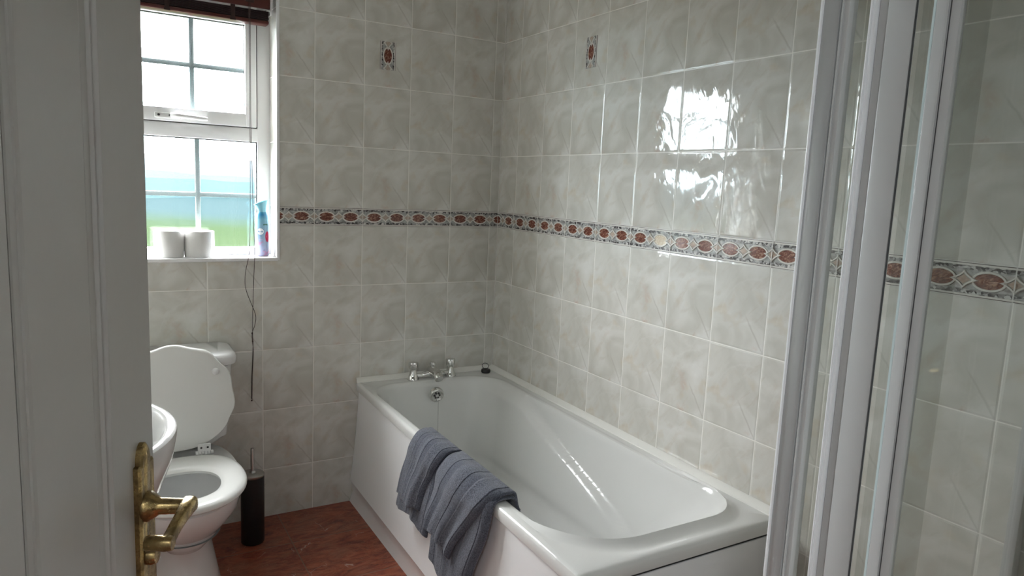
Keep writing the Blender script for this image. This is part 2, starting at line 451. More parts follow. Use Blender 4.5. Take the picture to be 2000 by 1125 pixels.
# ------------------------------------------------------------------ decorative border
def ellipse(a, b, n=36): return [(a*math.cos(2*PI*k/n), b*math.sin(2*PI*k/n)) for k in range(n)]
def lozenge(a, b, k=.36, n=9):
    tips = [(a, 0), (0, b), (-a, 0), (0, -b)]; o = []
    for i in range(4):
        p, q = tips[i], tips[(i+1) % 4]; c = ((p[0]+q[0])/2*(1-k), (p[1]+q[1])/2*(1-k))
        for j in range(n):
            t = j/n; o.append(((1-t)**2*p[0]+2*t*(1-t)*c[0]+t*t*q[0], (1-t)**2*p[1]+2*t*(1-t)*c[1]+t*t*q[1]))
    return o
def ornament(name, P, s0, s1, motifs, H, joints, lab, edge=True, pale=()):
    """P(s,t,h) places a point; s along the strip, t across it, h out of the wall"""
    bm = bmesh.new(); uv = bm.loops.layers.uv.verify(); st = bm.verts.layers.float_vector.new('st')
    def vert(s, t, h):
        v = bm.verts.new((s, t, h)); return v
    def face(vs, mi):
        try: f = bm.faces.new(vs)
        except ValueError: return
        f.material_index = mi
    h2 = H/2
    def strip(t0, t1, h, mi, seg=.1):
        a = [vert(s0, t0, 0), vert(s0, t0, h), vert(s0, t1, h), vert(s0, t1, 0)]
        b = [vert(s1, t0, 0), vert(s1, t0, h), vert(s1, t1, h), vert(s1, t1, 0)]
        for i in range(3): face((a[i], b[i], b[i+1], a[i+1]), mi)
        face(a[::-1], mi); face(b, mi)
    strip(-h2+.001, h2-.001, .0015, 0)
    if edge:
        for sg in (-1, 1):
            lo_, hi_ = sorted((sg*(h2-.0055), sg*(h2-.0015))); strip(lo_, hi_, .0030, 1)
            lo_, hi_ = sorted((sg*(h2-.0012), sg*(h2+.0002))); strip(lo_, hi_, .0018, 2)
    def ring(out, inn, c, h, mi, top=.0016):
        n = len(out); R = []
        for f_, hh in ((0, h-.001), (.22, h+top), (.78, h+top), (1, h-.001)):
            R.append([vert(c[0]+lerp(o[0], i[0], f_), c[1]+lerp(o[1], i[1], f_), hh) for o, i in zip(out, inn)])
        for A, B in zip(R, R[1:]):
            for k in range(n): face((A[k], A[(k+1) % n], B[(k+1) % n], B[k]), mi)
    def fill(poly, c, h, mi):
        m = vert(c[0], c[1], h); vs = [vert(c[0]+x, c[1]+y, h) for x, y in poly]
        for k in range(len(vs)): face((m, vs[k], vs[(k+1) % len(vs)]), mi)
    for kind, s, t in motifs:
        if kind == 'o':
            pl = any(abs(s-q) < .02 for q in pale)
            fill(ellipse(.0295, .0165), (s, t), .0021, 4 if pl else 3); ring(ellipse(.0360, .0222), ellipse(.0288, .0158), (s, t), .0018, 1)
        else:
            ring(lozenge(.0305, .0210), lozenge(.0195, .0125), (s, t), .0032, 1)
            fill(lozenge(.0225, .0150), (s, t), .0030, 6); fill(lozenge(.0140, .0100, .05), (s, t), .0036, 5)
    for j in joints:
        for a, b in (((j-.0013), (j+.0013)),):
            vs = [vert(a, -h2, .0012), vert(a, -h2, .0055), vert(a, h2, .0055), vert(a, h2, .0012)]
            ws = [vert(b, -h2, .0012), vert(b, -h2, .0055), vert(b, h2, .0055), vert(b, h2, .0012)]
            for i in range(3): face((vs[i], ws[i], ws[i+1], vs[i+1]), 7)
    bmesh.ops.recalc_face_normals(bm, faces=bm.faces)
    for co, no in (((s0, 0, 0), (-1, 0, 0)), ((s1, 0, 0), (1, 0, 0)), ((0, h2+.0003, 0), (0, 1, 0)), ((0, -h2-.0003, 0), (0, -1, 0))):
        bmesh.ops.bisect_plane(bm, geom=bm.verts[:]+bm.edges[:]+bm.faces[:], plane_co=co, plane_no=no, clear_outer=True)
    for f in bm.faces:
        for l in f.loops: l[uv].uv = (l.vert.co.x, l.vert.co.y)
    for v in bm.verts: v.co = Vector(P(v.co.x, v.co.y, v.co.z))
    return struct(name, bm, [mt[k] for k in ('mosaic', 'cream', 'hair', 'oval', 'oval_pale', 'tan', 'grey_fill', 'grout')], True, label=lab, cat='trim')
def motif_row(first, lo_, hi_):
    """first = position of a tile joint"""
    ms = []; js = []; k0 = int((lo_-first)/.2)-2; k1 = int((hi_-first)/.2)+2
    for k in range(k0, k1):
        b = first+.2*k
        for d_, kd in ((0, 'd'), (.05, 'o'), (.1, 'd'), (.15, 'o')):
            if lo_-.036 < b+d_ < hi_+.036: ms.append((kd, b+d_, 0))
        if lo_ < b < hi_: js.append(b)
    return ms, js
zc = ZB+BH/2
# s runs left to right as seen from the room
ms, js = motif_row(-W0, WX1+.009, 0)
ornament('trim_3', lambda s, t, h: (s, -h, zc+t), WX1+.009, 0, ms, BH, js, 'patterned border strip on the window wall: brown ovals and tan lozenges')
ms, js = motif_row(R0, 0, -YF)
ornament('trim_4', lambda s, t, h: (-h, -s, zc+t), 0, -YF, ms, BH, js, 'patterned border strip on the wall along the bath: brown ovals and tan lozenges', pale=(1.1005,))
ms, js = motif_row(.03, XL, WX0-.009)
ornament('trim_5', lambda s, t, h: (s, -h, zc+t), XL, WX0-.009, ms, BH, js, 'patterned border strip left of the window')
# two small inset motifs
dm = [('o', 0, 0), ('d', .05, 0), ('d', -.05, 0)]
ornament('trim_6', lambda s, t, h: (-.5475+t, -h*.6, 1.895+s), -.056, .056, dm, .066, [], 'small upright patterned inset in a tile of the window wall')
ornament('trim_7', lambda s, t, h: (-h*.6, -.6525+t, 1.893+s), -.056, .056, dm, .066, [], 'small upright patterned inset in a tile above the bath')

# ------------------------------------------------------------------ window
def window():
    g = bpy.data.objects.new('window_1', None); C.objects.link(g); g.location = (-1.362, RD, WZ0)
    g['kind'] = 'structure'; g['label'] = 'white plastic window with obscured glass over the toilet'; g['category'] = 'window'
    x0, x1, z0, z1 = WX0, WX1, 1.072, WZ1; y0, y1 = RD, RD+.06
    bm = bmesh.new()
    ox0, ox1 = x0+.048, x1-.050          # inner edges of the outer frame
    box(bm, x0, ox0, y0, y1, z0, z1, .003); box(bm, ox1, x1, y0, y1, z0, z1, .003)
    box(bm, ox0-.004, ox1+.004, y0+.001, y1, z0, z0+.026, .003); box(bm, ox0-.004, ox1+.004, y0+.001, y1, z1-.045, z1, .003)
    box(bm, ox0-.004, ox1+.004, y0+.001, y1, 1.518, 1.571, .003)
    part('window_frame', bm, mt['upvc'], g, smooth=True)
    # opening top sash stands a little proud of the frame
    sx0, sx1, sz0, sz1 = ox0+.002, ox1-.002, 1.573, z1-.047; gx0, gx1, gz0, gz1 = x0+.095, x1-.094, 1.624, 1.960
    bm = bmesh.new(); ya, yb = y0-.006, y1-.01
    box(bm, sx0, gx0, ya, yb, sz0, sz1, .004); box(bm, gx1, sx1, ya, yb, sz0, sz1, .004)
    box(bm, gx0-.004, gx1+.004, ya+.001, yb, sz0, gz0, .004); box(bm, gx0-.004, gx1+.004, ya+.001, yb, gz1, sz1, .004)
    sash = part('opening_sash', bm, mt['upvc'], g)
    bm = bmesh.new()
    for a in ((ox0-.0005, ox0+.003, sz0, sz1), (ox1-.003, ox1+.0005, sz0, sz1), (ox0, ox1, sz0-.0015, sz0+.0015)): box(bm, a[0], a[1], y0-.002, y0+.02, a[2], a[3])
    for a in ((gx0, gx1, gz1-.003, gz1), (gx1-.002, gx1, gz0, gz1), (ox0, ox1, 1.514, 1.518)):
        box(bm, a[0], a[1], y0+.012, y0+.02, a[2], a[3])
    box(bm, ox1-.004, ox1-.0005, y0+.008, y0+.02, z0+.026, 1.518)
    part('seal', bm, mt['gasket'], g, 'thin dark rubber seal')
    for nm, (a, b, c, d) in (('glass_pane', (gx0, gx1, gz0, gz1)), ('glass_pane', (ox0, ox1, z0+.026, 1.518))):
        bm = bmesh.new(); vs = [bm.verts.new((x, y0+.03, z)) for x, z in ((a, c), (b, c), (b, d), (a, d))]; bm.faces.new(vs)
        part(nm, bm, mt['frosted'], g, 'obscured textured glass', False)
    for (a, b, c, d, hz) in ((gx0, gx1, gz0, gz1, 1.790), (ox0, ox1, z0+.026, 1.518, 1.304)):
        bm = bmesh.new()
        for k in (1, 2):
            x = lerp(a, b, k/3); box(bm, x-.009, x+.009, y0+.032, y0+.040, c, d, .0015)
        box(bm, a, b, y0+.0325, y0+.0395, hz-.009, hz+.009, .0015)
        part('glazing_bar', bm, mt['bar'], g, 'pale grey bars between the panes')
    # handle: base with screws, lever
    xh = -1.402
    bm = bmesh.new(); box(bm, xh, xh+.088, y0-.013, y0-.005, 1.583, 1.604, .004)
    part('handle_base', bm, mt['plastic'], g)
    bm = bmesh.new()
    tube(bm, spline([(xh+.058, y0-.015, 1.594), (xh+.08, y0-.030, 1.594), (xh+.13, y0-.033, 1.592), (xh+.178, y0-.028, 1.589)], 5), [.011]*6+[.0085]*9+[.007], 10)
    lv = part('handle', bm, mt['plastic'], g)
    bm = bmesh.new()
    for xx in (xh+.014, xh+.052): lathe(bm, [(0, 0), (.0045, 0), (.0045, .002), (0, .002)], (xx, y0-.0155, 1.594), 'Y', 12)
    part('screw_cap', bm, mt['gasket'], g, 'small dark screw recesses')
    return g
window()
# sill board
bm = bmesh.new(); box(bm, WX0-.002, WX1+.002, -.010, RD+.01, WZ0-.002, 1.072, .004)
struct('window_sill', bm, mt['upvc'], True, label='white plastic window sill holding the toilet rolls', cat='sill')

# venetian blind drawn up to the top
def blind():
    bx0, bx1 = WX0+.02, -1.014
    t = thing('venetian_blind', 'dark red-brown wooden venetian blind pulled up at the top of the window', 'blind', (-1.37, .04, 1.95))
    part('headrail', obox(bx0, bx1+.002, .014, .060, 2.018, 2.058, .002), mt['plastic'], t)
    bm = bmesh.new(); box(bm, bx0, bx1+.002, .002, .010, 2.003, 2.056, .003)
    part('valance', bm, mt['valance'], t, 'red-brown wooden valance')
    bm = bmesh.new(); box(bm, bx1+.003, bx1+.010, .008, .064, 1.985, 2.058, .002); box(bm, bx1-.01, bx1+.006, .012, .062, 1.997, 2.003, .001)
    part('bracket', bm, mt['plastic'], t, 'white end bracket')
    bm = bmesh.new()
    for k in range(9):
        z = 1.966+.0036*k; dx = random.uniform(-.0015, .0015); dy = random.uniform(-.0012, .0012)
        box(bm, bx0+dx, bx1-.001+dx, .014+dy, .062+dy, z, z+.0028, .0006, seg=1)
    part('slats', bm, mt['blind'], t)
    part('bottom_rail', obox(bx0, bx1, .013, .063, 1.950, 1.9645, .004), mt['valance'], t)
    for x in (-1.142, -1.36, -1.58):
        bm = bmesh.new(); box(bm, x-.008, x+.008, .0115, .013, 1.952, 2.005, 0)
        box(bm, x-.010, x+.010, .0105, .0125, 1.949, 1.957, 0)
        part('ladder_tape', bm, mt['cord'], t)
    part('cord_lock', obox(-1.100, -1.070, -.001, .003, 2.018, 2.030, .002), mt['cord'], t)
    # two cords hanging in front of the window, over the sill edge and down the wall
    def cord(pts): 
        bm = bmesh.new(); tube(bm, spline(pts, 5), .0011, 6); part('pull_cord', bm, mt['cord'], t)
    a = [(-1.088, .0, 2.024), (-1.090, -.010, 1.95), (-1.091, -.014, 1.7), (-1.090, -.016, 1.45), (-1.092, -.016, 1.25), (-1.095, -.016, 1.12), (-1.100, -.016, 1.07), (-1.108, -.014, 1.03),
         (-1.112, -.010, .98), (-1.106, -.010, .94), (-1.088, -.010, .89), (-1.073, -.010, .845), (-1.076, -.010, .81), (-1.087, -.010, .775), (-1.086, -.010, .745), (-1.083, -.010, .70), (-1.087, -.010, .60), (-1.089, -.009, .505)]
    b = [(-1.084, .0, 2.022), (-1.086, -.012, 1.95), (-1.087, -.016, 1.6), (-1.083, -.016, 1.35), (-1.080, -.016, 1.20), (-1.076, -.016, 1.10), (-1.078, -.016, 1.05), (-1.080, -.013, .99),
         (-1.083, -.013, .90), (-1.086, -.013, .80), (-1.084, -.012, .744), (-1.085, -.012, .70), (-1.090, -.012, .60), (-1.091, -.011, .51)]
    cord(a); cord(b)
    for c in ((-1.085, -.011, .742), (-1.090, -.010, .503), (-1.087, -.012, .776)):
        bm = bmesh.new(); bmesh.ops.create_icosphere(bm, subdivisions=2, radius=.0032, matrix=Matrix.Translation(c))
        part('knot', bm, mt['cord'], t)
blind()

# ------------------------------------------------------------------ things on the sill
def roll(x, r, z1, lab, rot):
    t = thing('toilet_roll', lab, 'toilet roll', (x, .064, 1.072), 'toilet rolls on the sill')
    bm = bmesh.new(); z0 = 1.072
    lathe(bm, [(.0205, z0+.002), (r-.002, z0), (r, z0+.003), (r+.0004, (z0+z1)/2), (r, z1-.003), (r-.002, z1), (.0205, z1-.001), (.0205, z0+.002)], (x, .064, 0), n=48)
    # loose end of the outer sheet
    for v in bm.verts:
        a = (math.atan2(v.co.y-.064, v.co.x-x)-rot) % (2*PI); d_ = math.hypot(v.co.x-x, v.co.y-.064)
        if d_ > .03:
            k = 1+.012*(a/(2*PI)); v.co.x = x+(v.co.x-x)*k; v.co.y = .064+(v.co.y-.064)*k
    part('paper', bm, mt['paper'], t)
    bm = bmesh.new(); lathe(bm, [(.0200, z0+.001), (.0203, z1-.002), (.0185, z1-.002), (.0185, z0+.001), (.0200, z0+.001)], (x, .064, 0), n=32)
    part('cardboard_core', bm, mt['card'], t, 'brown cardboard core')
roll(-1.3680, .0510, 1.171, 'white toilet roll on the sill, nearer the door', 0.)
roll(-1.2630, .0525, 1.170, 'white toilet roll on the sill, nearer the spray can', .4)

def can():
    cx, cy, z0, r = -1.0335, .066, 1.072, .0262
    t = thing('air_freshener_can', 'pale blue and pink air freshener spray can on the window sill', 'spray can', (cx, cy, z0))
    M = Mat('printed_can', rough=.22, spec=.6); x, y, z = M.xyz(M.coord())
    n = M.noise(M.coord(), 38, 3); n2 = M.noise(M.coord(), 60, 2)
    c = M.ramp(z+(n-.5)*.02, [(.0, (.36, .36, .56)), (.10, (.27, .43, .58)), (.145, (.17, .42, .56)), (.165, (.03, .22, .42)), (.18, (.08, .34, .48))])
    c = M.mix((z.lt(.075))*n.ss(.5, .6)*.6, c, (.55, .18, .32))
    c = M.mix((z.lt(.09))*n2.ss(.62, .66)*.6, c, (.08, .30, .50))
    M.col(c)
    bm = bmesh.new()
    lathe(bm, [(0, z0), (r-.003, z0), (r, z0+.004), (r, z0+.118), (r-.0015, z0+.135), (r*.80, z0+.160), (r*.58, z0+.178), (.013, z0+.181), (0, z0+.181)], (cx, cy, 0), n=40)
    part('can_body', bm, M.m, t)
    # trigger cap: a flared cowl rising towards the back
    Mc = mt['cap'] = simple('pale_blue_cap_plastic', (.20, .48, .58), .3)
    rings = []
    for h, rx, ry, ox, tilt in ((.172, .0165, .0165, 0, 0), (.185, .0175, .0165, -.001, .0), (.196, .0205, .017, -.003, .10), (.205, .0245, .0175, -.004, .25), (.213, .0265, .0175, -.004, .42), (.2125, .0245, .0155, -.004, .42), (.198, .0150, .0125, -.002, .2)):
        rings.append([(cx+ox+rx*math.cos(a), cy+ry*math.sin(a), z0+h+tilt*rx*math.cos(a)) for a in [2*PI*k/32 for k in range(32)]])
    bm = bmesh.new(); loft(bm, rings, True, True); cap = part('cap', bm, Mc, t)
    # badge on the front of the can (towards the camera) with the brand lettering
    front = math.atan2(-2.853-cy, -1.598-cx)
    def on_can(u, v, rr):    # u metres around, v height
        a = front + u/rr; return (cx+rr*math.cos(a), cy+rr*math.sin(a), z0+v)
    def patch(name, poly, v0, u0, mat, rr, parent, lab=None):
        bm = bmesh.new(); c = bm.verts.new(on_can(u0, v0, rr)); vs = [bm.verts.new(on_can(u0+x, v0+y, rr)) for x, y in poly]
        for k in range(len(vs)): bm.faces.new((c, vs[k], vs[(k+1) % len(vs)]))
        return part(name, bm, mat, parent, lab)
    blue = simple('badge_blue', (.10, .22, .38), .3); wht = simple('badge_white', (.85, .88, .9), .3); red = simple('print_red', (.55, .012, .07), .3)
    grn = simple('print_green', (.03, .16, .12), .3); pink = simple('print_pink', (.8, .35, .5), .3)
    badge = patch('badge', ellipse(.0145, .0145, 32), .098, -.006, blue, r+.0003, t, 'round white badge with a blue rim')
    patch('badge_face', ellipse(.0133, .0133, 32), .098, -.006, wht, r+.0006, badge)
    patch('berry', ellipse(.010, .021, 20), .078, .023, red, r+.0004, t, 'red printed fruit')
    patch('logo_patch', [(-.008, -.003), (.009, -.003), (.011, 0), (.008, .0035), (-.007, .003), (-.010, 0)], .125, .014, grn, r+.0002, t, 'small dark green printed mark')
    def text(s, size, v0, u0, mat, parent):
        cu = bpy.data.curves.new('lettering', 'FONT'); cu.body = s; cu.size = size; cu.align_x = 'CENTER'; cu.align_y = 'CENTER'; cu.resolution_u = 2
        tmp = bpy.data.objects.new('lettering', cu); C.objects.link(tmp)
        bpy.context.view_layer.update()
        me = bpy.data.meshes.new_from_object(tmp.evaluated_get(bpy.context.evaluated_depsgraph_get()))
        C.objects.unlink(tmp); bpy.data.objects.remove(tmp)
        bm = bmesh.new(); bm.from_mesh(me)
        for v in bm.verts: v.co = Vector(on_can(u0+v.co.x, v0+v.co.y, r+.0009))
        part('lettering', bm, mat, parent, smooth=False)
    text('febreze', .0072, .098, -.006, blue, badge); text('AIR', .0042, .0775, -.004, blue, t); text('freshener', .0040, .068, -.004, pink, t)
can()

# ------------------------------------------------------------------ bath
def rz(y): return .533+.0085*y     # rim drops very slightly towards its foot end
BX0, BX1, BY0, BY1 = -.672, -.002, -1.662, -.002
def outer_x(y): return lerp(-.662, -.684, y/-1.66)
def rrect(x0, x1, y0, y1, rnl, rnr, rfl, rfr, n=16, m=130):
    """counter-clockwise from near-left corner; near = -y end; constant point count"""
    pts = []
    def arc(cx, cy, r, a0, a1):
        for k in range(n+1):
            a = lerp(a0, a1, k/n); pts.append((cx+r*math.cos(a), cy+r*math.sin(a)))
    def seg(p, q):
        for k in range(1, m): pts.append((lerp(p[0], q[0], k/m), lerp(p[1], q[1], k/m)))
    arc(x0+rnl, y0+rnl, rnl, PI, 1.5*PI); seg((x0+rnl, y0), (x1-rnr, y0))
    arc(x1-rnr, y0+rnr, rnr, 1.5*PI, 2*PI); seg((x1, y0+rnr), (x1, y1-rfr))
    arc(x1-rfr, y1-rfr, rfr, 0, .5*PI); seg((x1-rfr, y1), (x0+rfl, y1))
    arc(x0+rfl, y1-rfl, rfl, .5*PI, PI); seg((x0, y1-rfl), (x0, y0+rnl))
    return pts
def bath():
    t = thing('bathtub', 'white acrylic bathtub standing in the tiled corner', 'bathtub', (-.335, -.83, 0))
    rings = []
    def put(pts, zf): rings.append([(x, y, zf(x, y)) for x, y in pts])
    def outer(ins, dz):
        p = rrect(-.672+ins, -.002, BY0+ins, -.002, .012, .002, .002, .002)
        q = []
        for x, y in p:
            if x < -.5: x += (outer_x(y)+.672)*((-.5-x)/.172)
            q.append((x, y))
        put(q, lambda x, y: rz(y)+dz)
    outer(.010, -.040); outer(.001, -.036); outer(0, -.028); outer(0, -.012); outer(.003, -.004); outer(.010, 0)
    lip = lambda y: .013*smst(-y, 1.30, 1.50)
    inner = (-.637, -.060, -1.585, -.088, .205, .125, .13, .15)
    def inn(o, extra=0, yfar=0): 
        x0, x1, y0, y1, a, b, c, d = inner
        return rrect(x0-o, x1+o, y0-o-extra, y1+o, a+o, b+o, c+o, d+o)
    put([(max(x, -.655), max(y, -1.650)) for x, y in inn(.024, .028)], lambda x, y: rz(y))
    put(inn(.020, .012), lambda x, y: rz(y)-.001)
    put(inn(.012, .003), lambda x, y: rz(y)+lip(y)*.55)
    put(inn(.005), lambda x, y: rz(y)+lip(y)*1.0)
    put(inn(.000), lambda x, y: rz(y)+lip(y)*.85-.002)
    # bowl
    D = .385; N = 44
    for k in range(1, N+1):
        s = k/N; dep = D*s**.9
        ins = .004+.075*s**1.2 + .05*max(0, (s-.82)/.18)**2
        near = .004+.36*s**.85 + .05*max(0, (s-.82)/.18)**2
        far = .004+.085*s + .05*max(0, (s-.82)/.18)**2
        x0, x1, y0, y1, a, b, c, d = inner
        x0 += ins; x1 -= ins; y0 += near; y1 -= far
        rn = lerp(.205, .16, s); rm = lerp(.14, .15, s)
        p = rrect(x0, x1, y0, y1, rn, rm, .13, .15)
        q = []
        yc = -.33-.86*smst(s, -.15, .75)       # crease between the side wall and the sloped back
        bump_ = .030*smst(s, .0, .12)*(1-smst(s, .72, 1.0))
        for x, y in p:
            side = smst(y, yc-.035, yc+.055)     # far side of the crease stands further in
            if x > x1-.09: x -= bump_*side*smst(x, x1-.10, x1)
            if x < x0+.09: x += bump_*side*smst(-x, -(x0+.10), -x0)
            q.append((x, y))
        put(q, lambda x, y, dep=dep: rz(-.8)-dep if dep > .3 else rz(y)*(1-dep/.3)+rz(-.8)*(dep/.3)-dep)
    bm = bmesh.new(); R = loft(bm, rings)
    last = R[-1]; ce = Vector((0, 0, 0))
    for v in last: ce += v.co
    ce /= len(last)
    for f_ in (.6, .25):
        nr = [bm.verts.new(lerp(ce, v.co, f_)-Vector((0, 0, .010*(1-f_)))) for v in R[-1]]; n = len(nr)
        for k in range(n): bm.faces.new((R[-1][k], R[-1][(k+1) % n], nr[(k+1) % n], nr[k]))
        R.append(nr)
    bm.faces.new(R[-1])
    part('tub', bm, mt['acrylic'], t)
    # side panel: slightly bowed, a kick line near the floor
    def prof(y):
        xo = outer_x(y)
        return [(xo+.012, rz(y)-.036), (xo+.009, .44), (xo+.000, .30), (xo-.012, .17), (xo-.021, .105), (xo-.0225, .098), (xo-.018, .092), (xo-.010, .045), (-.681-.004, .0)]
    bm = bmesh.new(); secs = []
    for k in range(17):
        y = lerp(-.003, -1.648, k/16); p = prof(y); secs.append([(x, y, z) for x, z in p]+[(-.60, y, 0), (-.60, y, p[0][1])])
    loft(bm, secs, True, True); part('side_panel', bm, mt['panel'], t)
    bm = bmesh.new(); box(bm, -.672, -.002, -1.652, -1.640, 0, rz(-1.65)-.050, .002)
    part('end_panel', bm, mt['panel'], t)
    part('gap_shade_strip', obox(-.668, -.004, -1.6480, -1.638, rz(-1.65)-.053, rz(-1.65)-.036), mt['gap'], t, 'thin dark strip for the shade under the rim')  # dark strip added to paint the shade between rim and end panel
    # overflow with rose and chain
    oc = Vector((-.342, -.1305, .4745)); ax = Matrix.Rotation(math.radians(90+14), 3, 'X')
    bm = bmesh.new()
    lathe(bm, [(0, .004), (.0225, .004), (.027, .0075), (.031, .006), (.0335, .0), (.0335, -.012), (0, -.012)], oc, ax, 36)
    of = part('overflow', bm, mt['chrome'], t, 'round chrome overflow plate')
    bm = bmesh.new()
    for k in range(6):
        a = 2*PI*k/6; c = oc + ax @ Vector((.0115*math.cos(a), .0115*math.sin(a), .0045))
        lathe(bm, [(0, .0008), (.0046, .0008), (.0046, 0), (0, 0)], c, ax, 12)
    part('overflow_hole', bm, mt['gasket'], of, 'ring of small dark holes')
    bm = bmesh.new(); pts = []
    p0 = oc+Vector((.004, -.008, -.016))
    for k in range(60):
        z = p0.z-.0042*k
        if z < .30: break
        pts.append((p0.x, p0.y-.030*(k*.0042)-.001, z))
    for k, c in enumerate(pts):
        bmesh.ops.create_icosphere(bm, subdivisions=1, radius=.00155, matrix=Matrix.Translation(c))
    tube(bm, pts, .0007, 5)
    ch = part('chain', bm, mt['steel'], t, 'fine ball chain')
    return t
bath()
# sealing strips between bath and tiles
bm = bmesh.new(); secs = []
for k in range(20):
    y = lerp(-.001, -1.66, k/19); z = rz(y)
    secs.append([(-.0005, y, z-.001), (-.021, y, z-.001), (-.0205, y, z+.004), (-.014, y, z+.010), (-.005, y, z+.0175), (-.0005, y, z+.019)])
loft(bm, secs, True, True)
struct('trim_8', bm, mt['caulk'], True, label='white sealing strip between bath and right wall', cat='trim')
bm = bmesh.new(); secs = []
for k in range(6):
    x = lerp(-.020, -.662, k/5); z = rz(0)
    secs.append([(x, -.0005, z-.001), (x, -.021, z-.001), (x, -.0205, z+.004), (x, -.014, z+.010), (x, -.005, z+.0175), (x, -.0005, z+.019)])
loft(bm, secs, True, True)
struct('trim_9', bm, mt['caulk'], True, label='white sealing strip between bath and window wall', cat='trim')

bm = bmesh.new(); box(bm, -.0035, 0, -.0035, 0, .55, ZC, .0008)
struct('trim_11', bm, mt['grout'], True, label='pale grout joint down the corner of the two tiled walls', cat='trim')

# ------------------------------------------------------------------ bath mixer tap
def tap():
    zr = rz(-.055); y = -.052; xl, xr = -.422, -.243
    t = thing('bath_mixer_tap', 'chrome two-handle bath mixer tap on the end of the bath', 'tap', (-.333, y, zr))
    def handle(x):
        bm = bmesh.new()
        lathe(bm, [(0, 0), (.0265, 0), (.0265, .004), (.023, .010), (.0165, .028), (.014, .040), (.0135, .045), (0, .045)], (x, y, zr), n=32, sy=.95)
        body = part('tap_body', bm, mt['chrome'], t)
        bm = bmesh.new(); n = 40; prof = [(.0, .043), (.012, .043), (.0175, .047), (.0205, .058), (.0210, .072), (.0190, .078), (.006, .0795), (0, .0795)]
        vs = lathe(bm, prof, (x, y, zr), n=n)
        for v in vs:      # fluted grip
            d_ = Vector((v.co.x-x, v.co.y-y)); L = d_.length
            if L > .011: 
                a = math.atan2(d_.y, d_.x); k = 1+.085*(math.cos(5*a)); v.co.x = x+d_.x*k; v.co.y = y+d_.y*k
        part('handle', bm, mt['chrome'], t)
    handle(xl); handle(xr)
    bm = bmesh.new()
    pts = [(xl+.006, y, zr+.020), (xl+.04, y-.003, zr+.016), (-.375, y-.006, zr+.019), (-.333, y-.008, zr+.024), (-.290, y-.006, zr+.019), (xr-.04, y-.003, zr+.016), (xr-.006, y, zr+.020)]
    sp = spline(pts, 6); tube(bm, sp, [lerp(.0105, .0215, math.exp(-((p.x+.333)/.032)**2)) for p in sp], 20)
    part('bridge', bm, mt['chrome'], t)
    bm = bmesh.new()
    sp = spline([(-.333, y+.004, zr+.030), (-.333, y-.030, zr+.032), (-.334, y-.062, zr+.026), (-.334, y-.082, zr+.013)], 6)
    tube(bm, sp, [lerp(.026, .019, k/(len(sp)-1)) for k in range(len(sp))], 20); part('spout', bm, mt['chrome'], t)
    bm = bmesh.new()
    lathe(bm, [(0, .036), (.012, .036), (.012, .048), (.0085, .050), (.0085, .056), (.0125, .058), (.0135, .064), (.0125, .071), (0, .072)], (-.333, y-.002, zr), n=24)
    part('diverter_knob', bm, mt['chrome'], t)
tap()
def plug():
    x, y, z = -.066, -.062, rz(-.06)
    t = thing('bath_plug', 'black rubber bath plug with a pull ring on the bath corner', 'plug', (x, y, z))
    bm = bmesh.new(); lathe(bm, [(0, 0), (.0185, 0), (.0215, .004), (.0215, .013), (.0195, .016), (.006, .017), (.005, .020), (0, .020)], (x, y, z), n=32)
    part('stopper', bm, mt['black'], t)
    bm = bmesh.new(); d_ = Vector((math.cos(-.4), math.sin(-.4), 0))
    pts = [Vector((x-.003, y, z+.032))+d_*.0145*math.cos(2*PI*k/28)+Vector((0, .003*math.sin(2*PI*k/28), .0125*math.sin(2*PI*k/28))) for k in range(29)]
    tube(bm, pts, .0014, 8, caps=False); part('ring', bm, mt['black'], t)
plug()

